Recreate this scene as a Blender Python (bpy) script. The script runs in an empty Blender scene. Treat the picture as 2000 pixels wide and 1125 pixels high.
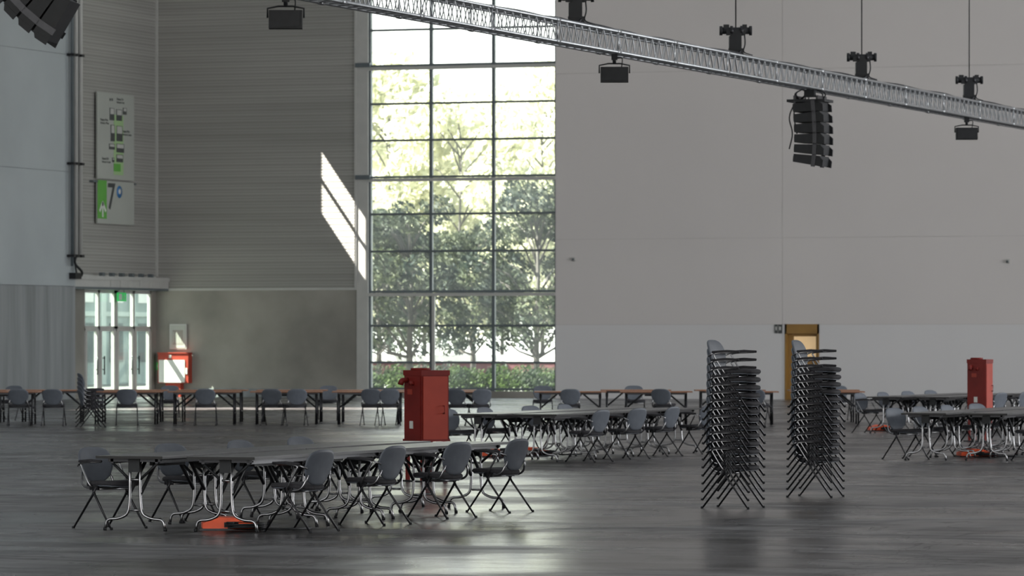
import bpy, math, random
from mathutils import Vector, Matrix
random.seed(7)
F=9000.0; H=1.87; YH=664.0
TH=math.radians(20.1); C=math.cos(TH); S=math.sin(TH)
def c2h(lat,d): return (lat*C-d*S, lat*S+d*C)
def at(px,s):
    d=F/s; return c2h((px-1000)/s,d)
Y0=139.1
def dback(px,y0=Y0): return y0/(C+(px-1000)/F*S)
def bx(px,y0=Y0):
    d=dback(px,y0); return d*((px-1000)/F*C-S)
def bz(px,py,y0=Y0): return H+(YH-py)*dback(px,y0)/F
XL=bx(305)
def dleft(px,xl=XL): return xl/((px-1000)/F*C-S)
def ly(px,xl=XL):
    d=dleft(px,xl); return d*((px-1000)/F*S+C)
def lz(px,py,xl=XL): return H+(YH-py)*dleft(px,xl)/F
scn=bpy.context.scene
scn.view_settings.view_transform='Standard'

# ---------------- materials ----------------
def mat(name,col,rough=0.5,metal=0.0,ns=0,na=0.0,bump=0.0,spec=0.5,stretch=(1,1,1),emit=None,es=0):
    m=bpy.data.materials.new(name); m.use_nodes=True
    nt=m.node_tree; b=nt.nodes['Principled BSDF']
    b.inputs['Base Color'].default_value=(*col,1); b.inputs['Roughness'].default_value=rough
    b.inputs['Metallic'].default_value=metal; b.inputs['Specular IOR Level'].default_value=spec
    if ns:
        tc=nt.nodes.new('ShaderNodeTexCoord'); mp=nt.nodes.new('ShaderNodeMapping')
        mp.inputs['Scale'].default_value=stretch
        n=nt.nodes.new('ShaderNodeTexNoise'); n.inputs['Scale'].default_value=ns; n.inputs['Detail'].default_value=6
        nt.links.new(tc.outputs['Object'],mp.inputs[0]); nt.links.new(mp.outputs[0],n.inputs['Vector'])
        r=nt.nodes.new('ShaderNodeValToRGB')
        r.color_ramp.elements[0].position=0.3; r.color_ramp.elements[1].position=0.7
        r.color_ramp.elements[0].color=(*[max(0,c*(1-na)) for c in col],1)
        r.color_ramp.elements[1].color=(*[min(1,c*(1+na)) for c in col],1)
        nt.links.new(n.outputs['Fac'],r.inputs[0]); nt.links.new(r.outputs[0],b.inputs['Base Color'])
        if bump:
            bp=nt.nodes.new('ShaderNodeBump'); bp.inputs['Strength'].default_value=bump; bp.inputs['Distance'].default_value=0.02
            nt.links.new(n.outputs['Fac'],bp.inputs['Height']); nt.links.new(bp.outputs[0],b.inputs['Normal'])
    if emit:
        b.inputs['Emission Color'].default_value=(*emit,1); b.inputs['Emission Strength'].default_value=es
    return m
m_white=mat('painted_wall',(0.59,0.56,0.545),0.6,ns=0.12,na=0.04)
m_white2=mat('painted_wall_lower',(0.60,0.59,0.59),0.55,ns=0.15,na=0.03)
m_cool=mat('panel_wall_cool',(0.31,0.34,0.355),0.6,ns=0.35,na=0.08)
m_corr=mat('corrugated_sheet',(0.298,0.294,0.275),0.5,ns=0.5,na=0.16,stretch=(0.15,0.15,3))
m_corr_shade=mat('corrugated_groove_shade',(0.245,0.241,0.225),0.6,ns=0.5,na=0.12,stretch=(0.15,0.15,3))  # rib shading put into the colour, the grooves are very shallow
m_conc=mat('concrete_wall',(0.235,0.224,0.20),0.65,ns=0.5,na=0.25,bump=0.1)
m_conc2=mat('concrete_streaked',(0.20,0.212,0.22),0.65,ns=1.2,na=0.25,stretch=(2,2,0.15))
m_gap=mat('seam_dark',(0.42,0.40,0.38),0.9)
m_alu=mat('aluminium_trim',(0.42,0.42,0.40),0.45,0.0,ns=3,na=0.05)
m_frame=mat('window_frame_grey',(0.10,0.12,0.13),0.5,0.1,ns=3,na=0.1)
m_chrome=mat('chrome_tube',(0.32,0.32,0.33),0.28,1.0,ns=20,na=0.08)
m_black=mat('black_plastic',(0.012,0.013,0.015),0.55,ns=8,na=0.2,spec=.3)
m_dsteel=mat('dark_steel_tube',(0.025,0.025,0.028),0.35,0.7,ns=10,na=0.15)
m_shell=mat('grey_shell',(0.095,0.107,0.128),0.5,ns=12,na=0.08,spec=.35)
m_seat=mat('seat_cushion',(0.034,0.033,0.037),0.8,ns=40,na=0.2,spec=.2)
m_top=mat('table_laminate',(0.055,0.057,0.062),0.31,ns=3,na=0.12,spec=.5)
m_edge=mat('table_edge',(0.015,0.014,0.014),0.5,ns=5,na=0.1,spec=.3)
m_wood=mat('beech_top',(0.32,0.16,0.09),0.42,ns=2,na=0.2,stretch=(1,8,1))
m_woodE=mat('beech_edge',(0.22,0.095,0.047),0.5,ns=4,na=0.15)
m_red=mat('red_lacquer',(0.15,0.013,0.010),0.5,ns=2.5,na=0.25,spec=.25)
m_red2=mat('red_lacquer_and_lit_face',(0.30,0.042,0.026),0.5,ns=2.5,na=0.15,spec=.25)  # brighter red; on the terminals it paints in the lit side
m_orange=mat('orange_cover',(0.85,0.10,0.025),0.45,ns=6,na=0.15)
m_paper=mat('white_sheet',(0.55,0.56,0.53),0.6,ns=4,na=0.03)
m_sign=mat('sign_board',(0.345,0.36,0.33),0.5,ns=1,na=0.04)
m_green=mat('sign_green',(0.10,0.34,0.05),0.5,ns=3,na=0.05)
m_lgreen=mat('sign_light_green',(0.30,0.45,0.22),0.5,ns=3,na=0.05)
m_grey=mat('sign_grey',(0.05,0.055,0.055),0.5,ns=3,na=0.05)
m_blue=mat('sign_blue',(0.03,0.15,0.36),0.5,ns=3,na=0.05)
m_ochre=mat('ochre_paint',(0.26,0.14,0.03),0.55,ns=1.5,na=0.15)
m_ochre2=mat('ochre_door',(0.36,0.20,0.06),0.5,ns=1.5,na=0.1)
m_lit=mat('lit_pane',(0.6,0.4,0.2),0.5,ns=2,na=0.1,emit=(1,0.72,0.40),es=0.35)  # glow stands in for light from the room behind the door
m_exit=mat('exit_green',(0.02,0.35,0.08),0.5,ns=2,na=0.05,emit=(0.02,0.6,0.12),es=0.4)
m_truss=mat('truss_aluminium',(0.34,0.35,0.36),0.35,0.8,ns=10,na=0.1)
m_ceil=mat('ceiling_sheet',(0.4,0.4,0.4),0.8,ns=1,na=0.05)
m_bark=mat('bark',(0.06,0.055,0.05),0.9,ns=5,na=0.3)
m_hedgewall=mat('outside_white_wall',(0.8,0.78,0.75),0.8,ns=1,na=0.05)
m_fac=mat('outside_facade',(0.30,0.35,0.34),0.8,ns=.6,na=0.25)
m_fac2=mat('outside_facade_trim',(0.5,0.55,0.52),0.8,ns=.6,na=0.15)
m_maroon=mat('maroon_band',(0.10,0.03,0.035),0.7,ns=1,na=0.1)
m_ground=mat('outside_paving',(0.14,0.14,0.13),0.9,ns=0.5,na=0.2)

def leafmat(name,c1,c2,tr):
    m=bpy.data.materials.new(name); m.use_nodes=True; nt=m.node_tree
    b=nt.nodes['Principled BSDF']; out=nt.nodes['Material Output']
    tc=nt.nodes.new('ShaderNodeTexCoord')
    n=nt.nodes.new('ShaderNodeTexNoise'); n.inputs['Scale'].default_value=0.9; n.inputs['Detail'].default_value=4
    nt.links.new(tc.outputs['Object'],n.inputs['Vector'])
    r=nt.nodes.new('ShaderNodeValToRGB'); r.color_ramp.elements[0].position=.38; r.color_ramp.elements[1].position=.62
    r.color_ramp.elements[0].color=(*c1,1); r.color_ramp.elements[1].color=(*c2,1)
    nt.links.new(n.outputs['Fac'],r.inputs[0]); nt.links.new(r.outputs[0],b.inputs['Base Color'])
    b.inputs['Roughness'].default_value=.6; b.inputs['Specular IOR Level'].default_value=.2
    t=nt.nodes.new('ShaderNodeBsdfTranslucent'); nt.links.new(r.outputs[0],t.inputs['Color'])
    mx=nt.nodes.new('ShaderNodeMixShader'); mx.inputs[0].default_value=tr
    nt.links.new(b.outputs[0],mx.inputs[1]); nt.links.new(t.outputs[0],mx.inputs[2]); nt.links.new(mx.outputs[0],out.inputs[0])
    return m
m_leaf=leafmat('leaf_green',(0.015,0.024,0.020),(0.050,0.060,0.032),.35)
m_leaf2=leafmat('leaf_sunlit',(0.34,0.35,0.24),(0.62,0.61,0.45),.5)  # pale leaf colour paints in the blown-out glare of the far trees
m_bush=leafmat('bush_green',(0.010,0.020,0.008),(0.045,0.075,0.016),.4)

def glassmat(name,tint,d0,d1):
    m=bpy.data.materials.new(name); m.use_nodes=True; nt=m.node_tree
    out=nt.nodes['Material Output']; nt.nodes.remove(nt.nodes['Principled BSDF'])
    t=nt.nodes.new('ShaderNodeBsdfTransparent'); t.inputs[0].default_value=(*tint,1)
    g=nt.nodes.new('ShaderNodeBsdfGlossy'); g.inputs['Roughness'].default_value=.03
    mx=nt.nodes.new('ShaderNodeMixShader'); mx.inputs[0].default_value=.07
    nt.links.new(t.outputs[0],mx.inputs[1]); nt.links.new(g.outputs[0],mx.inputs[2])
    tl=nt.nodes.new('ShaderNodeBsdfTranslucent'); tl.inputs[0].default_value=(.95,1,.98,1)
    tc=nt.nodes.new('ShaderNodeTexCoord'); n=nt.nodes.new('ShaderNodeTexNoise'); n.inputs['Scale'].default_value=.7
    nt.links.new(tc.outputs['Object'],n.inputs['Vector'])
    mr=nt.nodes.new('ShaderNodeMapRange'); mr.inputs[1].default_value=.3; mr.inputs[2].default_value=.7; mr.inputs[3].default_value=d0; mr.inputs[4].default_value=d1
    nt.links.new(n.outputs['Fac'],mr.inputs[0])
    m2=nt.nodes.new('ShaderNodeMixShader'); nt.links.new(mr.outputs[0],m2.inputs[0])
    nt.links.new(mx.outputs[0],m2.inputs[1]); nt.links.new(tl.outputs[0],m2.inputs[2]); nt.links.new(m2.outputs[0],out.inputs[0])
    return m
m_glass=glassmat('window_glass',(.95,.98,.96),.010,.030)  # translucent film mixed in to lay a haze over the panes
m_glass2=glassmat('door_glass',(.72,.78,.75),0,.004)

def floormat():
    m=bpy.data.materials.new('polished_concrete_floor'); m.use_nodes=True; nt=m.node_tree
    b=nt.nodes['Principled BSDF']; L=nt.links.new
    tc=nt.nodes.new('ShaderNodeTexCoord')
    def noise(sc,det,stretch=(1,1,1),rot=0,dist=0):
        mp=nt.nodes.new('ShaderNodeMapping'); mp.inputs['Scale'].default_value=stretch; mp.inputs['Rotation'].default_value=(0,0,rot)
        n=nt.nodes.new('ShaderNodeTexNoise'); n.inputs['Scale'].default_value=sc; n.inputs['Detail'].default_value=det
        n.inputs['Distortion'].default_value=dist
        L(tc.outputs['Object'],mp.inputs[0]); L(mp.outputs[0],n.inputs['Vector']); return n
    def ramp(n,p0,p1,c0,c1):
        r=nt.nodes.new('ShaderNodeValToRGB'); r.color_ramp.elements[0].position=p0; r.color_ramp.elements[1].position=p1
        r.color_ramp.elements[0].color=(*c0,1); r.color_ramp.elements[1].color=(*c1,1); L(n.outputs['Fac'],r.inputs[0]); return r
    big=ramp(noise(0.22,8,dist=.6),.35,.68,(0.050,0.044,0.044),(0.130,0.126,0.131))
    st=ramp(noise(1.3,7,(0.25,1.6,1),0.5,dist=1.2),.42,.55,(0.38,0.35,0.34),(1,1,1))
    st2=ramp(noise(0.9,7,(1.8,0.2,1),-0.3,dist=1.0),.42,.54,(0.47,0.46,0.46),(1,1,1))
    def crack(sc,stt,rot,w,dk):
        ck=noise(sc,4,stt,rot,dist=1.6)
        ab=nt.nodes.new('ShaderNodeMath'); ab.operation='SUBTRACT'; L(ck.outputs['Fac'],ab.inputs[0]); ab.inputs[1].default_value=.5
        a2=nt.nodes.new('ShaderNodeMath'); a2.operation='ABSOLUTE'; L(ab.outputs[0],a2.inputs[0])
        cr=nt.nodes.new('ShaderNodeValToRGB'); cr.color_ramp.elements[0].position=0.0; cr.color_ramp.elements[1].position=w
        cr.color_ramp.elements[0].color=(dk,dk,dk,1); cr.color_ramp.elements[1].color=(1,1,1,1); L(a2.outputs[0],cr.inputs[0]); return cr
    cr=crack(0.5,(0.35,1.0,1),0.35,.010,.2); cr2=crack(0.55,(1.0,0.25,1),-.15,.008,.25)
    def mulc(a,c):
        x=nt.nodes.new('ShaderNodeMixRGB'); x.blend_type='MULTIPLY'; x.inputs[0].default_value=1
        L(a.outputs[0],x.inputs[1]); L(c.outputs[0],x.inputs[2]); return x
    fin=mulc(mulc(mulc(mulc(big,st),st2),cr),cr2)
    L(fin.outputs[0],b.inputs['Base Color'])
    rr=ramp(noise(0.35,8,dist=1.0),.38,.62,(0.20,)*3,(0.38,)*3)
    L(rr.outputs[0],b.inputs['Roughness'])
    sp=mulc(mulc(mulc(ramp(noise(.5,6,dist=.8),.35,.6,(.5,)*3,(1.0,)*3),st),cr),cr2)
    L(sp.outputs[0],b.inputs['Specular IOR Level'])
    bp=nt.nodes.new('ShaderNodeBump'); bp.inputs['Strength'].default_value=.35; bp.inputs['Distance'].default_value=.01
    L(noise(1.6,9,(1,1.6,1)).outputs['Fac'],bp.inputs['Height']); L(bp.outputs[0],b.inputs['Normal'])
    return m
m_floor=floormat()

# ---------------- mesh builder ----------------
class MB:
    def __init__(s): s.v=[];s.f=[];s.m=[];s.sm=[];s.mats=[]
    def mi(s,m):
        if m not in s.mats: s.mats.append(m)
        return s.mats.index(m)
    def add(s,vs,fs,m,smooth=False,M=None):
        o=len(s.v); k=s.mi(m)
        for p in vs:
            p=Vector(p)
            if M is not None: p=M@p
            s.v.append(tuple(p))
        for f in fs:
            s.f.append([i+o for i in f]); s.m.append(k); s.sm.append(smooth)
    def box(s,x0,x1,y0,y1,z0,z1,m,M=None):
        vs=[(x0,y0,z0),(x1,y0,z0),(x1,y1,z0),(x0,y1,z0),(x0,y0,z1),(x1,y0,z1),(x1,y1,z1),(x0,y1,z1)]
        s.add(vs,[(0,3,2,1),(4,5,6,7),(0,1,5,4),(1,2,6,5),(2,3,7,6),(3,0,4,7)],m,False,M)
    def wedge(s,x0,x1,y0,y1,za0,za1,zb0,zb1,m,M=None):
        vs=[(x0,y0,za0),(x1,y0,zb0),(x1,y1,zb0),(x0,y1,za0),(x0,y0,za1),(x1,y0,zb1),(x1,y1,zb1),(x0,y1,za1)]
        s.add(vs,[(0,3,2,1),(4,5,6,7),(0,1,5,4),(1,2,6,5),(2,3,7,6),(3,0,4,7)],m,False,M)
    def tube(s,pts,r,m,n=8,M=None,cap=True):
        pts=[Vector(p) for p in pts]; vs=[];fs=[]
        up=None; N=len(pts)
        for i,p in enumerate(pts):
            if i==0: t=pts[1]-p
            elif i==N-1: t=p-pts[i-1]
            else: t=(pts[i+1]-p).normalized()+(p-pts[i-1]).normalized()
            if t.length<1e-9: t=Vector((0,0,1))
            t.normalize()
            if up is None:
                a=Vector((0,0,1)) if abs(t.z)<.9 else Vector((1,0,0))
                up=(a-t*a.dot(t)).normalized()
            else: up=(up-t*up.dot(t)).normalized()
            sd=t.cross(up); rr=r[i] if isinstance(r,(list,tuple)) else r
            for k in range(n):
                a=2*math.pi*k/n; vs.append(p+up*(rr*math.cos(a))+sd*(rr*math.sin(a)))
        for i in range(N-1):
            for k in range(n):
                fs.append((i*n+k,i*n+(k+1)%n,(i+1)*n+(k+1)%n,(i+1)*n+k))
        if cap: fs.append(tuple(range(n-1,-1,-1))); fs.append(tuple((N-1)*n+k for k in range(n)))
        s.add(vs,fs,m,True,M)
    def pad(s,fn,a,b,th,m,e=4,seg=28):
        rings=[(0.5,1),(0.85,1),(0.96,.8),(1,.35)]
        vs=[fn(0,0,th/2)]
        allr=[(r,z) for r,z in rings]+[(r,-z) for r,z in reversed(rings)]
        for r,z in allr:
            for k in range(seg):
                t=2*math.pi*k/seg; c=math.cos(t);q=math.sin(t)
                x=a*r*math.copysign(abs(c)**(2/e),c); y=b*r*math.copysign(abs(q)**(2/e),q)
                vs.append(fn(x,y,z*th/2))
        vs.append(fn(0,0,-th/2)); fs=[]
        for k in range(seg): fs.append((0,1+k,1+(k+1)%seg))
        for i in range(len(allr)-1):
            for k in range(seg):
                a0=1+i*seg
                fs.append((a0+k,a0+seg+k,a0+seg+(k+1)%seg,a0+(k+1)%seg))
        e0=1+(len(allr)-1)*seg
        for k in range(seg): fs.append((len(vs)-1,e0+(k+1)%seg,e0+k))
        s.add(vs,fs,m,True)
    def mesh(s,name):
        me=bpy.data.meshes.new(name); me.from_pydata(s.v,[],s.f)
        for m in s.mats: me.materials.append(m)
        me.polygons.foreach_set('material_index',s.m); me.polygons.foreach_set('use_smooth',s.sm)
        me.update(); return me
    def obj(s,name,loc=(0,0,0),rz=0,parent=None):
        return place(s.mesh(name),name,loc,rz,parent)
def place(me,name,loc=(0,0,0),rz=0,parent=None):
    o=bpy.data.objects.new(name,me); o.location=loc; o.rotation_euler=(0,0,rz)
    scn.collection.objects.link(o)
    if parent: o.parent=parent
    return o
def smoothpath(pts,k=4):
    pts=[Vector(p) for p in pts]; out=[pts[0]]
    for i in range(1,len(pts)-1):
        p=pts[i]; a=p.lerp(pts[i-1],.4); b=p.lerp(pts[i+1],.4)
        for j in range(k+1):
            t=j/k; out.append(a.lerp(p,t).lerp(p.lerp(b,t),t))
    out.append(pts[-1]); return out
def text(body,size,loc,rot,m,name,parent=None,align='LEFT',extr=0.004):
    cu=bpy.data.curves.new(name,'FONT'); cu.body=body; cu.size=size; cu.align_x=align; cu.extrude=extr
    cu.materials.append(m); o=bpy.data.objects.new(name,cu); o.location=loc; o.rotation_euler=rot
    scn.collection.objects.link(o)
    if parent: o.parent=parent
    return o

# ---------------- room shell ----------------
XR=20.0; YN=-20.0; ZC=26.0
XF=XL+0.5
YF=ly(147,XF)
b=MB(); b.box(XL-0.3,XR,YN,Y0+0.4,-0.3,0,m_floor); b.obj('floor')
b=MB(); b.box(XL-0.3,XR+.3,YN,Y0+0.4,ZC,ZC+.3,m_ceil); b.obj('ceiling')

def corr(b,fn,a0,a1,z0,z1,m,per=0.20,dep=0.006):
    prof=[]; z=z0
    while z<z1:
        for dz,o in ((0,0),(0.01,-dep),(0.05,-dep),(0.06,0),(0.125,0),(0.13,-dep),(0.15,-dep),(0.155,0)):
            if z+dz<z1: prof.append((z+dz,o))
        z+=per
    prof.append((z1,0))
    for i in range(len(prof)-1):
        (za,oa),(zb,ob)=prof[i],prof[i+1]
        g=m_corr_shade if (oa<0 or ob<0) else m
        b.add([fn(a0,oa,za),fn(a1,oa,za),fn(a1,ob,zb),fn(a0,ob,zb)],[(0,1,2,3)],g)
x697=bx(697); x718=bx(719); x1085=bx(1085)
zc=bz(500,566)
b=MB()
b.box(XL-.3,x697,Y0,Y0+.4,0,zc,m_conc)
b.box(XL-.3,x697,Y0+.06,Y0+.4,zc,ZC,m_gap)
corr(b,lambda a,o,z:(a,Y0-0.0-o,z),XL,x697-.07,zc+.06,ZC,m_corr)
b.box(XL,x697,Y0-.03,Y0+.06,zc-.02,zc+.06,m_alu)
b.box(x697-.07,x697+0.0,Y0-.05,Y0+.06,zc,ZC,m_alu)
b.box(x697,x718,Y0-.02,Y0+.4,0.0,ZC,m_alu)
b.box(bx(375),x697,Y0-.04,Y0,0,.28,m_conc2)
b.obj('wall_back_left')
b=MB()
b.box(x1085,bx(1533),Y0+.03,Y0+.4,0,ZC,m_gap)
dx0,dx1=bx(1533),bx(1600); dz=bz(1566,633)
b.box(dx1,XR,Y0+.03,Y0+.4,0,ZC,m_gap)
b.box(dx0,dx1,Y0+.37,Y0+.4,0,dz,m_gap)
b.box(dx0,dx1,Y0+.03,Y0+.4,dz,ZC,m_gap)
zs=[0,bz(1300,634),bz(1300,466),bz(1300,140),ZC]
seamx=[x1085,bx(1528),bx(2080),-5,XR]
for i in range(4):
    for j in range(4):
        xa,xb=seamx[j]+(.004 if j else 0),seamx[j+1]-.004
        za,zb_=zs[i]+(.004 if i else 0),zs[i+1]-.004
        mm=m_white2 if i==0 else m_white
        if i==0 and j==1:
            b.box(xa,dx0,Y0,Y0+.03,za,zb_,mm); b.box(dx1,xb,Y0,Y0+.03,za,zb_,mm)
        else: b.box(xa,xb,Y0,Y0+.03,za,zb_,mm)
b.box(x718,x1085,Y0,Y0+.4,15.5,ZC,m_white)
b.box(x718,x1085,Y0,Y0+.4,0,bz(900,764),m_conc)
b.obj('wall_back')
k=0.5; sl=1.42
pX1=bx(629); pX2=bx(722)
t1=pX1-XL; t2=pX2-XL
oy1=Y0-k*t1; oy0=Y0-k*t2
oz1=bz(632,288)+sl*t1; oz0=oz1-2.15
dy0=ly(165); dy1=ly(296); dzt=lz(230,567)
b=MB()
TK=.12
b.box(XL-TK,XL,YF-.5,dy0,0,dzt,m_conc); b.box(XL-TK,XL,dy1,Y0,0,dzt,m_conc)
zt=lz(230,538)
b.box(XL-TK,XL,YF-.5,Y0,dzt,zt,m_alu)
for (a0,a1,z0,z1) in ((YF-.5,oy0,zt,ZC),(oy1,Y0,zt,ZC),(oy0,oy1,zt,oz0),(oy0,oy1,oz1,ZC)):
    b.box(XL-TK,XL-.04,a0,a1,z0,z1,m_gap)
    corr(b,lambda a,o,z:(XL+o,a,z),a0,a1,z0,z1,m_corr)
b.box(XL-.1,XL-.04,oy0,oy1,(oz0+oz1)/2+.0,(oz0+oz1)/2+.12,m_frame)
b.box(XL-.1,XL-.06,oy0+.14,oy0+.175,oz0,oz1,m_frame)
b.box(XL,XL+.07,Y0-.07,Y0,zt,ZC,m_alu)
b.obj('wall_left_recess')
sy0,sy1=106.2,111.0; sz0,sz1=13.6,24.6  # added off-view slot that shapes the sun streak on the floor
zf=lz(70,558,XF)
b=MB()
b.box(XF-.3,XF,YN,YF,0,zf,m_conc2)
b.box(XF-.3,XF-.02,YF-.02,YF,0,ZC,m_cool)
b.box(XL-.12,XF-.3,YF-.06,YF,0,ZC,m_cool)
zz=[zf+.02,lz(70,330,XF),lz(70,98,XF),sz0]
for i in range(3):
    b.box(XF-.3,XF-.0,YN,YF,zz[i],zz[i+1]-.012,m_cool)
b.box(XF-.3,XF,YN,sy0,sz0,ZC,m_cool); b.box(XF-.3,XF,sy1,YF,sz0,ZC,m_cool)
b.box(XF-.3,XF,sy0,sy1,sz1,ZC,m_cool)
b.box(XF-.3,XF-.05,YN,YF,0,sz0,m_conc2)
b.obj('wall_left')
b=MB(); b.box(XR,XR+.3,YN,Y0+.4,0,ZC,m_white); b.obj('wall_right')

# ---------------- window 1 ----------------
b=MB(); W=x1085-x718; fy=Y0+.12
def hbar(py,h,m,prot=0.0,ext=0):
    z=bz(900,py); b.box(x718-ext,x1085,fy-.05-prot,fy+.05,z-h/2,z+h/2,m)
xm=[x718,bx(840),bx(962),x1085]
zbtm=bz(900,764)
for i,x in enumerate(xm):
    w=.10
    b.box(x-(0 if i==0 else w/2 if i<3 else w*.5),x+(w*.7 if i==0 else w/2 if i<3 else 0),fy-.06,fy+.06,zbtm,15.5,m_frame)
for py in (-16,55,200,272,417,490,636,708,760): hbar(py,.07,m_frame)
for py in (128,347,572):
    hbar(py-3,.07,m_frame); hbar(py+3,.10,m_alu,.12,0)
for py in (128,347):
    z=bz(710,py); b.box(x697-.02,x718+.1,Y0-.12,Y0-.02,z-.06,z+.08,m_frame)
xx=bx(846); b.box(xx-.05,xx+.05,fy-.12,fy-.05,zbtm,bz(846,575),m_alu)
b.box(x718+.02,x1085-.02,fy-.004,fy+.004,zbtm,15.45,m_glass)
b.obj('window_1')

# ---------------- entrance doors (left) ----------------
b=MB(); gx=XL-.06
P=[165,194,227,262,295]
ys=[ly(p) for p in P]; ztr=lz(230,642)
for i,y in enumerate(ys):
    w=.14 if i!=2 else .28
    b.box(gx-.05,gx+.05,y-w/2 if i else y,y+w/2 if i<4 else y,0,dzt,m_alu)
for z,h in ((dzt-.05,.1),(ztr,.16),(.08,.16)): b.box(gx-.05,gx+.05,ys[0],ys[-1],z-h/2,z+h/2,m_alu)
for i in range(4):
    a,c=ys[i],ys[i+1]
    for y in (a+.12,c-.12): b.box(gx-.03,gx+.07,y-.07,y+.07,.1,ztr,m_alu)
    yy=c-.26 if i%2==0 else a+.26
    b.tube([(gx+.12,yy,.75),(gx+.12,yy,1.35)],.025,m_dsteel)
    b.box(gx+.05,gx+.13,yy-.01,yy+.01,.9,.93,m_dsteel); b.box(gx+.05,gx+.13,yy-.01,yy+.01,1.27,1.3,m_dsteel)
b.box(gx-.004,gx+.004,ys[0],ys[-1],.1,dzt,m_glass2)
b.obj('door_1')
b=MB(); z0=lz(230,567); z1=lz(230,541)
m_can=mat('canopy_grey',(0.40,0.40,0.385),0.5,ns=2,na=.05)
CP=.50; yc0=YF+.05
b.box(XL+.0,XL+CP-.04,yc0,Y0-.02,z0,z0+.08,m_frame)
b.box(XL+.0,XL+CP-.04,yc0,Y0-.02,z0+.08,z1-.12,m_can)
b.box(XL+.0,XL+CP,yc0,Y0-.02,z1-.12,z1,m_can)
for i in range(6):
    y=ly(182)+i*.75; b.box(XL+.2,XL+.34,y,y+.16,z1,z1+.12,m_frame)
    b.box(XL+CP-.04,XL+CP-.01,y+.3,y+.42,z0+.1,z1-.12,m_alu)
b.obj('entrance_canopy')
b=MB(); y=ly(231,XL+.3); z=lz(236,580,XL+.3)
b.box(XL+.25,XL+.3,y,y+.62,z-.14,z+.14,m_exit)
b.box(XL+.30,XL+.306,y+.06,y+.28,z-.10,z+.10,m_paper)
Mx=Matrix.Translation((XL+.308,y+.43,z))
b.box(0,.004,-.012,.02,.06,.10,m_paper,Mx)
for p,q in (((0,-.0,.05),(0,-.02,-.02)),((0,-.02,-.02),(0,.05,-.05)),((0,.05,-.05),(0,.06,-.1)),((0,-.02,-.02),(0,-.07,-.09)),((0,0,.04),(0,.07,.02)),((0,0,.04),(0,-.06,.0))):
    b.tube([p,q],.012,m_paper,6,Mx)
for yy in (.1,.5): b.tube([(XL+.275,y+yy,z+.14),(XL+.275,y+yy,z0)],.01,m_dsteel)
b.obj('exit_sign')

b=MB()
for i,(p,r,m) in enumerate(((141,.05,m_frame),(148,.075,m_can),(157,.075,m_can))):
    X=XF+.14 if p<150 else XL+.65; Y=ly(p,X); zb_=lz(150,[520,497,497][i],X)
    b.tube([(X,Y,zb_),(X,Y,ZC)],r,m,10)
    for py in (500,320,108,-60):
        z=lz(150,py,X); b.box(X-.16,X+.1,Y-.1,Y+.1,z-.04,z+.04,m_dsteel)
X=XF+.1; Y=ly(150,X)
b.tube(smoothpath([(X,Y,lz(150,495,X)),(X,Y-.2,lz(150,515,X)),(X+.1,Y+.2,lz(150,530,X)),(X,Y+.35,lz(150,538,X))]),.04,m_black)
b.tube(smoothpath([(X,Y-.2,lz(150,495,X)),(X,Y-.1,lz(150,520,X)),(X+.1,Y-.2,lz(150,540,X))]),.03,m_black)
b.box(X-.1,X+.12,Y-.35,Y+.1,lz(150,545,X),lz(150,533,X),m_dsteel)
b.obj('wall_pipes')

# direction signs
b=MB(); X=XL+.12
ya,yb=ly(190,X),ly(262,X); zt_=lz(190,179,X); zm=lz(190,350,X); zb_=lz(190,436,X)
b.box(X-.05,X,ya,yb,zm+.03,zt_,m_sign)
for y in (ya+.4,yb-.4): b.box(XL,X-.05,y-.04,y+.04,zm+.05,zt_-.1,m_alu)
sy=lambda px:ly(px,X)
def zz_(px,py): return lz(px,py,X)
def plate(px0,px1,py0,py1,m,off=.004):
    pm=(px0+px1)/2
    b.box(X,X+off,sy(px0),sy(px1),zz_(pm,py1),zz_(pm,py0),m)
plate(222,241,225,342,m_lgreen,.003)
for r in ((214,223,211,235),(227,238,214,236),(240,247,211,224),(216,224,244,276),(227,239,246,276),(213,224,281,292),(227,242,281,298),(219,223,308,317),(227,240,302,317)):
    plate(*r,m_grey,.010)
    plate(r[0]+1,r[1]-1,r[2]+1,(r[2]+r[3])/2,m_alu,.012)
plate(222,235,320,335,m_green,.012)
for p in (214,218): plate(p,p+2.5,192,197,m_grey)
plate(224,230,240,300,m_lgreen,.006)
o=b.obj('hall_plan_sign')
R=(math.pi/2,0,math.pi/2)
for s_,px,py in (('Eingang Ost\nEntrance East',228,195),('Eingang West\nEntrance West',196,235),('Eingang Mitte\nEntrance Centre',239,258),('Eingang Süd\nEntrance South',199,311)):
    text(s_,.105,(X+.002,sy(px),zz_(px,py)),R,m_grey,'sign_lettering',o)
b=MB()
b.box(X-.05,X,ya,yb,zb_,zm-.03,m_sign)
for y in (ya+.4,yb-.4): b.box(XL,X-.05,y-.04,y+.04,zb_+.1,zm-.1,m_alu)
plate(190.3,208,352,427,m_green,.01)
b.box(XL,X+.03,ya-.35,ya,zm-.10,zm-.04,m_frame); b.box(XL,X+.03,yb,yb+.12,zm-.10,zm-.04,m_frame)
yc=(sy(192)+sy(208))/2; za=zz_(200,424); zt2=zz_(200,396)
b.box(X+.01,X+.016,yc-.05,yc+.05,za,zt2-.02,m_paper)
for sg in (-1,1):
    M_=Matrix.Translation((X+.013,yc,zt2))@Matrix.Rotation(sg*math.radians(40),4,'X')
    b.box(-.003,.003,-.05,.05,-.36,0.03,m_paper,M_)
yc2=sy(233); zc2=zz_(233,375)
b.tube([(X,yc2,zc2),(X+.01,yc2,zc2)],.2,m_blue,24); b.tube([(X+.008,yc2+.02,zc2+.02),(X+.014,yc2+.02,zc2+.02)],.09,m_paper,16)
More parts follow.
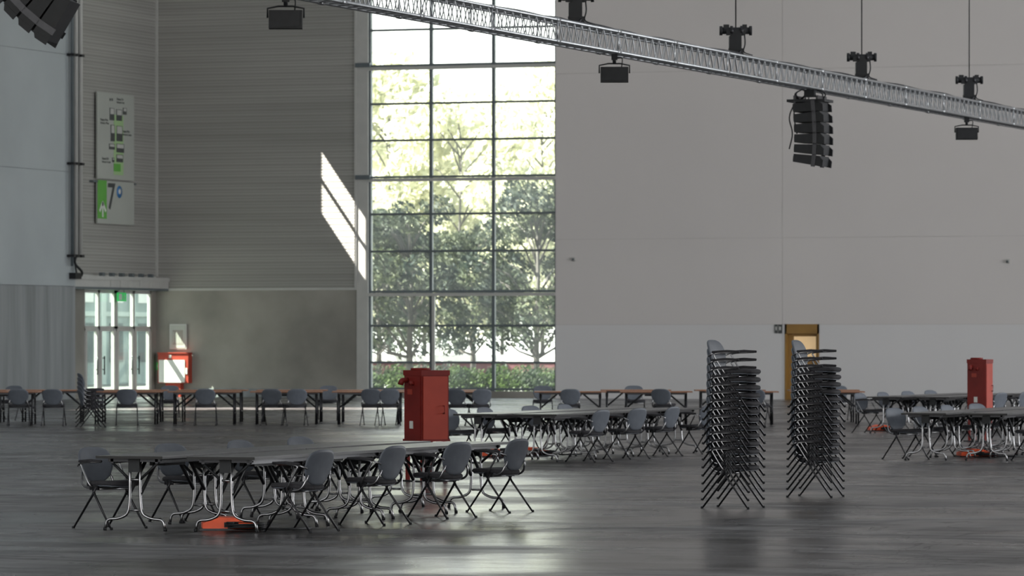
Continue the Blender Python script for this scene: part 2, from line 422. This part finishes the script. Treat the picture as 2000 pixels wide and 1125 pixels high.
o=b.obj('hall_number_sign')
t=text('7',1.2,(X+.003,sy(209.5),zz_(215,408)),R,m_grey,'hall_number',o); t.data.offset=.014

b=MB(); x0,x1=bx(333),bx(366); z0,z1=bz(350,682),bz(350,633)
b.box(x0,x1,Y0-.075,Y0-.035,z0,z1,m_alu); b.box(x0+.04,x1-.04,Y0-.085,Y0-.07,z0+.04,z1-.04,m_sign)
for xx_ in (x0+.08,x1-.08): b.box(xx_-.02,xx_+.02,Y0-.04,Y0,z1-.12,z1-.08,m_alu)
b.box(x0+.12,x1-.12,Y0-.089,Y0-.085,z0+.15,z1-.2,m_conc)
for i in range(4): b.box(x0+.14+.08*i,x0+.17+.08*i,Y0-.092,Y0-.089,z0+.2,z1-.25-.05*i,m_sign)
b.obj('framed_notice')
b=MB(); x0,x1=bx(317),bx(376); z0,z1=bz(350,748),bz(350,690)
b.box(x0,x1,Y0-.35,Y0-.04,z0,z1,m_red2); b.box(x0+.04,x1-.12,Y0-.37,Y0-.35,z0+.02,z1-.22,m_paper)
b.box(x0+.4,x0+.48,Y0-.36,Y0-.35,z1-.16,z1-.06,m_paper)
b.box(x1-.09,x1-.03,Y0-.37,Y0-.35,z0+.3,z0+.5,m_paper)
b.box(x0+.25,x1-.3,Y0-.3,Y0-.04,0,z0,m_red2)
b.box(x0-.02,x1+.02,Y0-.38,Y0-.04,z1,z1+.03,m_red2)
b.obj('fire_hose_cabinet')
b=MB(); b.box(bx(309),bx(314),Y0-.1,Y0,bz(310,722),bz(310,708),m_exit); b.box(bx(310),bx(313),Y0-.11,Y0-.1,bz(310,718),bz(310,712),m_paper); b.obj('call_point')

b=MB(); D=.36
b.box(dx0,dx0+.06,Y0-.02,Y0+D,0,dz,m_ochre); b.box(dx1-.06,dx1,Y0-.02,Y0+D,0,dz,m_ochre)
b.box(dx0,dx1,Y0-.02,Y0+D,dz-.3,dz,m_ochre); b.box(dx0,dx1,Y0+D-.04,Y0+D,0,dz,m_ochre)
la,lb=dx0+.18,dx1-.06
b.box(la,lb,Y0+.2,Y0+.25,0,dz-.3,m_ochre2)
b.box(la+.06,lb-.10,Y0+.185,Y0+.2,bz(1566,700),bz(1566,657),m_lit)
b.box(la+.02,lb-.06,Y0+.19,Y0+.2,bz(1566,703),bz(1566,654),m_ochre)
b.box(dx0+.06,la,Y0+.2,Y0+.25,0,dz,m_ochre)
b.tube([(lb-.1,Y0+.15,1.0),(lb-.22,Y0+.15,1.0)],.012,m_chrome)
b.obj('door_2')
b=MB()
b.box(bx(1513),bx(1519),Y0-.03,Y0,bz(1516,651),bz(1516,634),m_grey); b.box(bx(1520.5),bx(1528),Y0-.03,Y0,bz(1516,651),bz(1516,634),m_grey)
b.box(bx(1515),bx(1518),Y0-.035,Y0-.03,bz(1516,645),bz(1516,638),m_alu); b.box(bx(1522),bx(1526),Y0-.035,Y0-.03,bz(1516,645),bz(1516,638),m_alu)
b.obj('wall_switch_panel')
for px,py in ((1121,506),(1969,510)):
    b=MB(); x=bx(px); z=bz(px,py); b.box(x-.05,x+.05,Y0-.08,Y0,z-.06,z+.06,m_alu); b.tube([(x,Y0-.08,z),(x,Y0-.12,z-.03)],.035,m_frame); b.obj('wall_socket')

# ---------------- truss ----------------
TX=-24.65-.17; TZ=6.62; tw=.34
b=MB(); ya,yb=48.0,128.0
for dx in (0,tw):
    for dzz in (0,tw): b.tube([(TX+dx,ya,TZ+dzz),(TX+dx,yb,TZ+dzz)],.026,m_truss,8)
n=int((yb-ya)/.36); st=(yb-ya)/n
for i in range(n):
    y=ya+i*st; ym=y+st/2; y2=y+st
    for dx in (0,tw):
        b.tube([(TX+dx,y,TZ),(TX+dx,ym,TZ+tw)],.010,m_truss,5,cap=False); b.tube([(TX+dx,ym,TZ+tw),(TX+dx,y2,TZ)],.010,m_truss,5,cap=False)
    for dzz in (0,tw):
        b.tube([(TX,y,TZ+dzz),(TX+tw,ym,TZ+dzz)],.010,m_truss,5,cap=False); b.tube([(TX+tw,ym,TZ+dzz),(TX,y2,TZ+dzz)],.010,m_truss,5,cap=False)
y=ya
while y<yb:
    for dx in (0,tw):
        for dzz in (0,tw): b.tube([(TX+dx,y-.08,TZ+dzz),(TX+dx,y+.08,TZ+dzz)],.036,m_truss,8)
    for dx in (0,tw): b.tube([(TX+dx,y,TZ),(TX+dx,y,TZ+tw)],.014,m_truss,6)
    y+=3.0
pts=[]; y=ya
while y<yb: pts.append((TX+.17+.05*math.sin(y*1.3),y,TZ+tw+.04+.02*math.sin(y*2.1))); y+=.5
b.tube(pts,.018,m_black,6)
pts=[]; y=ya
while y<yb: pts.append((TX+.27+.04*math.sin(y*.9+1),y,TZ+tw+.035+.015*math.sin(y*1.7))); y+=.5
b.tube(pts,.014,m_black,6)
b.obj('lighting_truss')
def ty(px):
    d=(TX+tw/2)/((px-1000)/F*C-S)
    return d*((px-1000)/F*S+C)
def hoist():
    b=MB()
    Rz=Matrix.Rotation(TH,4,'Z')
    b.box(-.13,.13,-.09,.09,.02,.12,m_black,Rz)
    b.wedge(-.12,.10,-.1,.1,.1,.34,.1,.40,m_black,Rz)
    b.box(-.17,.17,-.07,.07,.36,.44,m_black,Rz)
    b.tube([(-.28,0,.44),(.28,0,.44)],.062,m_black,14,Rz)
    for x in (-.29,.24): b.tube([(x,0,.44),(x+.05,0,.44)],.085,m_black,14,Rz)
    b.tube([(-.1,0,.44),(-.05,0,.44)],.09,m_dsteel,14,Rz); b.tube([(.08,0,.44),(.13,0,.44)],.09,m_dsteel,14,Rz)
    b.box(-.22,-.12,-.05,.05,.47,.55,m_black,Rz); b.box(.12,.2,-.05,.05,.47,.55,m_black,Rz)
    b.tube(smoothpath([(.15,-.05,.4),(.17,-.1,.2),(.12,-.06,.05),(.3,0,.0)]),.012,m_black,6,Rz)
    for sx in (-.1,.1): b.tube([(sx,-.18,-.0),(sx,0,.1),(sx,.18,0)],.02,m_dsteel,6)
    b.tube([(0,0,.44),(0,0,ZC-TZ-tw-.04)],.012,m_dsteel,6)
    return b.mesh('chain_hoist')
hm=hoist()
for px in (1125,1437,1683,1893):
    place(hm,'chain_hoist',(TX+tw/2,ty(px),TZ+tw+.02))
def flood():
    b=MB(); Rz=Matrix.Rotation(TH,4,'Z')
    Rt=Rz@Matrix.Translation((0,0,-.32))@Matrix.Rotation(math.radians(-4),4,'X')
    b.box(-.23,.23,-.07,.07,-.13,.12,m_black,Rt); b.box(-.2,.2,-.085,-.07,-.11,.10,m_black,Rt)
    for i in range(7): b.box(-.2+.06*i,-.19+.06*i,.07,.12,-.1,.1,m_black,Rt)
    b.tube([(-.25,0,-.3),(-.25,0,-.17),(-.1,0,-.14),(.1,0,-.14),(.25,0,-.17),(.25,0,-.3)],.013,m_black,6,Rz)
    b.tube([(0,0,-.14),(0,0,.0)],.03,m_black,8,Rz)
    b.box(-.05,.05,-.05,.05,-.08,.02,m_black,Rz)
    b.tube(smoothpath([(.05,0,-.05),(.14,0,-.04),(.12,.06,-.2)]),.01,m_black,6,Rz)
    return b.mesh('flood_light')
fm=flood()
for px in (558,1200,1888): place(fm,'flood_light',(TX+tw/2,ty(px),TZ-.03))
def array(n,w=.74,d=.42,h=.225,angs=None,cable=0):
    b=MB(); x=0; z=-.22
    b.box(-.3*d/.42,.3*d/.42,-.3,.3,-.22,-.17,m_black)
    for sx in (-.22,.22): b.box(sx-.02,sx+.02,-.3,.3,-.26,-.1,m_dsteel)
    b.tube([(-.2,0,-.18),(0,0,.0),(.2,0,-.18)],.02,m_dsteel); b.box(-.1,.1,-.06,.06,-.12,.02,m_black)
    for kx in range(7):
        a=random.random()*6; b.tube(smoothpath([(.22*math.cos(a),.2*math.sin(a),-.2),(.32*math.cos(a),.34*math.sin(a),-.05),(.1*math.cos(a),.1*math.sin(a),.05)]),.013,m_black,6)
    for i in range(n):
        ang=angs[i]
        Mx=Matrix.Translation((x,0,z))@Matrix.Rotation(math.radians(ang),4,'Y')
        b.wedge(-d/2,d/2,-w/2,w/2,-h*.85,-.015,-h,0,m_black,Mx)
        b.box(d/2,d/2+.012,-w/2+.03,w/2-.03,-h+.02,-.02,m_black,Mx)
        for q in (-1,1):
            ya_,yb2=sorted((q*(w/2+.01),q*(w/2-.03)))
            b.wedge(d/2-.02,d/2+.07,ya_,yb2,-h,0,-h-.01,-.08,m_black,Mx)
        for sg in (-1,1):
            b.box(-d/2-.03,-d/2,sg*w*.32-.02,sg*w*.32+.02,-h*.7,-.05,m_dsteel,Mx)
            b.box(d*.2,d*.35,sg*(w/2+.008)-.008,sg*(w/2+.008)+.008,-h-.02,.02,m_dsteel,Mx)
        ca=math.radians(ang); x-=h*math.sin(ca); z-=h*math.cos(ca)+.004
    b.tube(smoothpath([(-.26,-.1,-.2),(-.40,-.1,-.5),(-.30,-.1,-.8),(-.38,-.1,-1.1)]),.013,m_black,6)
    b.tube(smoothpath([(-.26,.15,-.2),(-.38,.15,-.4),(-.30,.15,-.8)]),.013,m_black,6)
    if cable: b.tube([(0,0,0),(0,0,cable)],.015,m_dsteel,6)
    return b.mesh('line_array_speaker')
am=array(6,.60,.52,.195,(-5,-4,-2,0,3,7))
place(am,'line_array_speaker',(TX+tw/2,ty(1582),TZ-.04),TH-.35)
am2=array(4,.80,.70,.27,(38,44,50,56),ZC-7.67)
px,py=at(28,128)
place(am2,'line_array_speaker',(px,py,7.66),math.radians(195))

# ---------------- furniture ----------------
def chair(arms=True):
    b=MB()
    b.pad(lambda x,y,z:(x+.04,y,z+.450-.25*x*x+.10*y*y+ (x*.04)),.225,.23,.052,m_seat,e=3.4)
    b.pad(lambda x,y,z:(x+.04,y,z+.425-.25*x*x+.10*y*y+(x*.04)),.21,.22,.02,m_shell,e=3.4)
    ta=math.radians(15)
    def bk(x,y,z):
        yy=x*(1-.25*max(0,-y)/.18); u=y; w=z+.55*x*x-.25*u*u
        cx,cz=-.235,.63
        return (cx-u*math.sin(ta)+w*math.cos(ta),yy,cz+u*math.cos(ta)+w*math.sin(ta))
    b.pad(bk,.225,.18,.028,m_shell,e=3.0)
    for s in (-1,1):
        y=s*.215
        b.tube(smoothpath([(.06,y,.405),(-.12,y,.405),(-.185,y,.45),(-.215,y*.85,.56)]),.012,m_chrome,8)
        b.box(-.06,.06,y-.012,y+.012,.385,.43,m_dsteel)
        b.tube([(-.035,y+s*.005,.43),(.02,y+s*.01,.33),(.265,y+s*.02,0)],[.013,.012,.010],m_dsteel,8)
        b.tube([(.035,y+s*.005,.43),(-.02,y+s*.01,.33),(-.285,y+s*.02,0)],[.013,.012,.010],m_dsteel,8)
        b.tube([(.262,y+s*.02,.02),(.268,y+s*.02,0)],.015,m_black,8); b.tube([(-.283,y+s*.02,.02),(-.287,y+s*.02,0)],.015,m_black,8)
        if arms:
            ya=s*.262
            b.tube(smoothpath([(-.02,y,.41),(-.02,ya,.43),(-.13,ya,.60),(-.16,ya,.655),(.12,ya,.665)]),.010,m_chrome,8)
            b.tube([(-.17,ya,.665),(.0,ya,.675),(.15,ya,.672)],[.015,.018,.013],m_seat,8)
            b.tube([(-.16,ya,.655),(-.235,ya*.85,.62)],.009,m_chrome,8)
    for x in (-.05,.05): b.tube([(x,-.215,.395),(x,.215,.395)],.010,m_chrome,8)
    return b.mesh('stacking_chair')
cm=chair(True); cm2=chair(False)
def table(L=1.8,Wd=.72,wood=False):
    b=MB(); h=.735; mt=m_wood if wood else m_top; me=m_woodE if wood else m_edge
    b.box(-Wd/2,Wd/2,-L/2,L/2,h-.028,h-.002,me); b.box(-Wd/2+.004,Wd/2-.004,-L/2+.004,L/2-.004,h-.002,h,mt)
    mL=m_dsteel if wood else m_chrome
    for sx in (-1,1): b.box(sx*(Wd/2-.12)-.015,sx*(Wd/2-.12)+.015,-L/2+.12,L/2-.12,h-.075,h-.028,m_dsteel)
    for sy_ in (-1,1):
        y=sy_*(L/2-.14)
        b.box(-Wd/2+.08,Wd/2-.08,y-.02,y+.02,h-.06,h-.028,m_dsteel)
        if wood:
            for sx in (-1,1):
                b.tube([(sx*.30,y,h-.03),(sx*.33,y,0)],.02,mL,8)
            b.tube([(-.31,y,.25),(.31,y,.25)],.012,mL,8)
        else:
            for sx in (-1,1):
                b.tube(smoothpath([(sx*.055,y,h-.03),(sx*.055,y,.30),(sx*.075,y,.16),(sx*.18,y,.115),(sx*.305,y,.11),(sx*.325,y,0)],5),.0145,mL,10)
                b.tube([(sx*.325,y,.025),(sx*.325,y,0)],.019,m_black,8)
                b.tube([(sx*.05,y,h-.24),(sx*.28,y,h-.04)],.014,m_black,6)
            b.tube([(-.05,y,.2),(.05,y,.2)],.012,mL,8); b.tube([(-.05,y,.5),(.05,y,.5)],.012,mL,8)
        for sx in (-.06,.06):
            b.tube([(sx,y,.36),(sx,y-sy_*.40,h-.04)],.018,m_black,6)
        b.wedge(-.06,.06,y-.03,y+.03,h-.16,h-.03,h-.16,h-.03,m_black)
    b.box(-.08,.08,-.25,.25,h-.11,h-.028,m_black)
    return b.mesh('folding_table')
tm=table(); tw_=table(1.6,.8,True)
def strip(lat,d,nb=4,seed=1):
    rnd=random.Random(seed)
    cx,cy=c2h(lat,d)
    for i in range(nb):
        for j in range(2):
            place(tm,'folding_table',(cx+.36+.97*j,cy+.9+1.81*i,0),rnd.uniform(-.012,.012))
    for i in range(4):
        place(cm if rnd.random()<.6 else cm2,'stacking_chair',(cx-.08+rnd.uniform(-.05,.05),cy+.50+1.8*i+rnd.uniform(-.06,.06),0),rnd.uniform(-.5,-.25))
    for i in range(4):
        place(cm,'stacking_chair',(cx+1.7+.28+rnd.uniform(-.04,.06),cy+.55+1.8*i+rnd.uniform(-.06,.06),0),math.pi+rnd.uniform(-.42,-.2))
strip(-4.08,45.2,seed=3)
strip(-.90,70.9,seed=4)
strip(6.05,71.7,seed=5)
strip(7.1,92.3,seed=6)
strip(14.8,84.0,seed=8)
def row(px0,px1,s,n,skip=(),seed=1,rot=0.0):
    rnd=random.Random(seed)
    a=Vector(at(px0,s)); c=Vector(at(px1,s))
    dirv=(c-a); ang=math.atan2(dirv.y,dirv.x)+rot
    for i in range(n):
        p=a+dirv*((i+.5)/n)
        place(tw_,'trestle_table',(p.x,p.y,0),ang+math.pi/2+rnd.uniform(-.01,.01))
def rowgrp(px0,px1,s,seed):
    L=(px1-px0)/s; n=max(1,int(L/1.61)); row(px0,px1,s,n,seed=seed)
rowgrp(-130,145,88,1); rowgrp(176,318,88,9)
rowgrp(320,960,88,2); rowgrp(1030,1700,88,3)
rowgrp(-130,960,85.5,12); rowgrp(1150,1700,85.5,13)
def facing(px,s,ang_cam,me=cm2,name='stacking_chair'):
    x,y=at(px,s); place(me,name,(x,y,0),ang_cam+TH)
rnd=random.Random(11)
for px in (37,105,248,402,577,728,757,897,935,1112,1297,1480,535):
    facing(px,89.3+rnd.uniform(-.2,.3),math.pi/2+rnd.uniform(-.35,.35))
for px in (20,330,640,820,1060,1240,1400,1640):
    facing(px,83.6,-math.pi/2+rnd.uniform(-.3,.3))
def stack(px,s,n,rz,me=cm,pitch=.089):
    x,y=at(px,s); e=bpy.data.objects.new('chair_stack',None); scn.collection.objects.link(e)
    e.location=(x,y,0); e.rotation_euler=(0,0,rz)
    for i in range(n):
        place(me,'chair_%d'%(i+1),(0.0015*i,0,pitch*i),random.uniform(-.012,.012),e)
stack(1433,175.5,13,TH-.42)
stack(1594,164,13,TH-.38)
stack(178,91,5,TH+.3,cm2)

# ---------------- red supply terminals ----------------
def terminal():
    b=MB()
    b.box(-.19,.19,-.19,.19,.53,1.42,m_red); 
    b.box(-.2,.2,-.2,.2,1.40,1.47,m_red)
    b.box(.19,.2,-.17,.17,.56,1.39,m_red2)  # lit side painted in the brighter red
    b.box(-.17,.17,-.2,-.19,.56,1.39,m_red)
    b.box(-.2,.205,-.205,.2,.53,.56,m_red)
    for x in (-.16,.16):
        for y in (-.16,.16): b.box(x-.02,x+.02,y-.02,y+.02,0,.55,m_red)
    b.box(-.25,.25,-.25,.25,0,.02,m_dsteel)
    b.tube(smoothpath([(-.1,-.19,1.34),(-.1,-.28,1.34),(-.1,-.30,1.28)]),.035,m_red,10)
    b.tube([(.02,-.19,1.30),(.02,-.25,1.30)],.03,m_red,10)
    b.tube([(-.05,-.05,1.47),(-.05,-.05,1.50)],.12,m_red,16)
    b.box(-.05,.02,-.207,-.2,.70,.80,m_paper); b.box(-.1,.0,-.205,-.2,1.15,1.22,m_red2)
    b.tube([(.205,.1,1.0),(.235,.1,1.0),(.235,.1,.9),(.205,.1,.9)],.008,m_red,6)
    b.tube([(0,0,.55),(0,0,.02)],.05,m_dsteel,10)
    return b.mesh('supply_terminal')
tmn=terminal()
x,y=at(833,147.6); place(tmn,'supply_terminal',(x,y,0),TH-.98).scale=(1.12,1.12,1.0)
x,y=at(1914,106); place(tmn,'supply_terminal',(x,y,0),TH-.45).scale=(.95,.95,1.03)
def fbox():
    b=MB()
    b.wedge(-.27,-.1,-.22,.2,0,.07,0,.13,m_orange); b.wedge(-.1,.08,-.22,.2,0,.13,0,.12,m_orange); b.wedge(.08,.27,-.22,.2,0,.12,0,.05,m_orange)
    b.box(-.30,.30,-.25,.23,0,.02,m_dsteel)
    b.box(-.06,.06,-.226,-.22,.03,.08,m_black)
    for kx in range(5):
        pts=[]
        for i in range(22):
            a=i*.6+kx; r=.09+.02*kx; pts.append((.14+r*math.cos(a)*1.1,-.40+r*math.sin(a)*.6,.015+.007*kx+.002*i))
        b.tube(pts,.011,m_black if kx!=2 else m_orange,6)
    b.tube(smoothpath([(.2,-.35,.02),(.4,-.3,.015),(.55,-.35,.015),(.8,-.1,.015)]),.011,m_black,6)
    return b.mesh('floor_supply_box')
fb=fbox()
for px,s in ((448,198),(1905,122),(1722,95),(972,122),(1040,120)):
    x,y=at(px,s); place(fb,'floor_supply_box',(x,y,0.0),TH+.1)

# ---------------- exterior ----------------
b=MB(); b.box(-400,300,Y0+.4,500,-.4,-.06,m_ground); b.box(-400,XL-.3,-100,Y0+.4,-.4,-.06,m_ground); b.obj('outside_ground')
def leaves(b,m,blobs,n,size,rnd):
    vs=[];fs=[]
    tot=sum(r[3]**2 for r in blobs)
    for (cx,cy,cz,r) in blobs:
        for _ in range(int(n*r*r/tot)):
            while True:
                v=Vector((rnd.uniform(-1,1),rnd.uniform(-1,1),rnd.uniform(-1,1)))
                if .1<v.length<1: break
            v=v.normalized()*(v.length**.6)
            p=Vector((cx,cy,cz))+Vector((v.x*r,v.y*r,v.z*r*.8))
            a=Vector((rnd.gauss(0,1),rnd.gauss(0,1),rnd.gauss(0,1))).normalized()
            q=a.orthogonal().normalized(); w=a.cross(q); s=size*rnd.uniform(.6,1.3)
            o=len(vs); vs+= [p-q*s,p-w*s*.5,p+q*s,p+w*s*.5]; fs.append((o,o+1,o+2,o+3))
    b.add(vs,fs,m)
def tree(ht,spread,n,size,m,seed,clear=1.6,nb=26):
    rnd=random.Random(seed); b=MB(); blobs=[]
    b.tube([(0,0,-.2),(.05,0,clear),(-.05,.05,ht*.55),(.05,0,ht*.85)],[.14,.11,.07,.03],m_bark,8)
    for i in range(nb):
        a=rnd.uniform(0,6.28); t=rnd.uniform(0,1); z=clear+.3+(ht-clear-.6)*t
        rad=spread*math.sqrt(max(0.05,1-((t-.4)/.65)**2))*rnd.uniform(.35,1)
        p=(rad*math.cos(a),rad*math.sin(a),z)
        b.tube([(0,0,max(clear*.8,z-1.2-rad*.3)),(p[0]*.5,p[1]*.5,z-.5),p],[.05,.035,.012],m_bark,5)
        blobs.append((*p,rnd.uniform(.45,.95)*spread*.42))
    leaves(b,m,blobs,n,size,rnd)
    return b.mesh('tree')
tA=tree(7.2,2.5,7500,.115,m_leaf,1,clear=1.5,nb=32); tB=tree(7.7,2.5,7500,.115,m_leaf,2,clear=1.5,nb=32)
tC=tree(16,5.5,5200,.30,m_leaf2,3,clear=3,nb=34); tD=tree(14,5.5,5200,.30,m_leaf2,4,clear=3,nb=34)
for me,px,s in ((tA,802,53),(tB,1050,54),(tB,1170,51),(tA,925,44),(tB,740,43)):
    x,y=at(px,s); place(me,'tree',(x,y,0),random.uniform(0,6))
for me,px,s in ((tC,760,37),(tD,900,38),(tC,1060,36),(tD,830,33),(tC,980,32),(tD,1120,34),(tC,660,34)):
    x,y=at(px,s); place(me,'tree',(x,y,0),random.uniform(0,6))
def bush(seed,w,h,m,n=2200,nb=9):
    rnd=random.Random(seed); b=MB(); bl=[]
    for i in range(nb): bl.append((rnd.uniform(-w,w),rnd.uniform(-.5,.5),rnd.uniform(.2,h*.7),h*.4))
    leaves(b,m,bl,n,.07,rnd); return b.mesh('bush')
b1=bush(1,.9,1.1,m_bush); b2=bush(2,1.2,1.2,m_bush)
for me,px,s in ((b1,750,57.5),(b2,905,57),(b1,950,57),(b2,1030,56.5),(b1,1090,57)):
    x,y=at(px,s); place(me,'bush',(x,y,-.05),TH)
b3=bush(5,5.5,1.15,m_leaf,6500,44)
x,y=at(905,50); place(b3,'clipped_hedge',(x,y,-.05),TH)
b=MB(); x,y=at(920,43); b.box(-6,7,0,.3,-.06,.82,m_maroon); b.box(-6,7,-.02,.32,.82,1.2,m_hedgewall); b.obj('garden_wall',(x,y,0),TH*.5)
b=MB(); b.box(-.15,.15,-12,62,-.06,6.5,m_fac); b.box(.15,.2,-12,62,2.9,3.1,m_fac2)
for i in range(24): b.box(.15,.25,-12+i*3,-11.5+i*3,-.06,6.5,m_fac2); b.box(.14,.17,-11+i*3,-9.6+i*3,.9,2.6,m_frame); b.box(.14,.17,-11+i*3,-9.6+i*3,3.5,5.6,m_hedgewall)
b.obj('neighbouring_facade',(XL-22,Y0+6,0))

# ---------------- lights ----------------
w=bpy.data.worlds.new('sky'); scn.world=w; w.use_nodes=True; nt=w.node_tree
bg=nt.nodes['Background']; tc=nt.nodes.new('ShaderNodeTexCoord'); sp=nt.nodes.new('ShaderNodeSeparateXYZ')
r=nt.nodes.new('ShaderNodeValToRGB'); r.color_ramp.elements[0].color=(1,.98,.92,1); r.color_ramp.elements[1].color=(.8,.9,1,1)
r.color_ramp.elements[0].position=.0; r.color_ramp.elements[1].position=.6
nt.links.new(tc.outputs['Generated'],sp.inputs[0]); nt.links.new(sp.outputs['Z'],r.inputs[0]); nt.links.new(r.outputs[0],bg.inputs[0])
bg.inputs[1].default_value=3.6
sd=Vector((1,k,-sl)).normalized()
L=bpy.data.lights.new('sun','SUN'); L.energy=60; L.angle=.004; L.color=(1,.95,.85)
o=bpy.data.objects.new('sun',L); o.rotation_euler=sd.to_track_quat('-Z','Y').to_euler(); scn.collection.objects.link(o)
def area(name,loc,rot,sx,sy_,rad,col):
    L=bpy.data.lights.new(name,'AREA'); L.shape='RECTANGLE'; L.size=sx; L.size_y=sy_; L.energy=rad*math.pi*sx*sy_; L.color=col
    o=bpy.data.objects.new(name,L); o.location=loc; o.rotation_euler=rot; scn.collection.objects.link(o)
for x in (-50,-30,-10,8):
    area('ceiling_fill_light',(x,78,ZC-.1),(0,0,0),6,62,1.4,(.90,.95,1))  # added overhead fill lamps; the ceiling sheet has no openings
area('side_fill_light',(XR-.2,98,6.2),(0,math.radians(90),0),10,56,11.5,(.96,.98,1))  # added fill lamp inside the closed right wall, brightens the back wall

# ---------------- camera ----------------
cd=bpy.data.cameras.new('camera'); cd.sensor_width=36
cd.lens=36*F/2000; cd.shift_y=(YH-562.5)/2000
cd.clip_end=2000; cd.clip_start=.1
cd.dof.use_dof=True; cd.dof.focus_distance=47; cd.dof.aperture_fstop=6.5
co=bpy.data.objects.new('camera',cd); co.location=(0,0,H); co.rotation_euler=(math.pi/2,0,TH)
scn.collection.objects.link(co); scn.camera=co
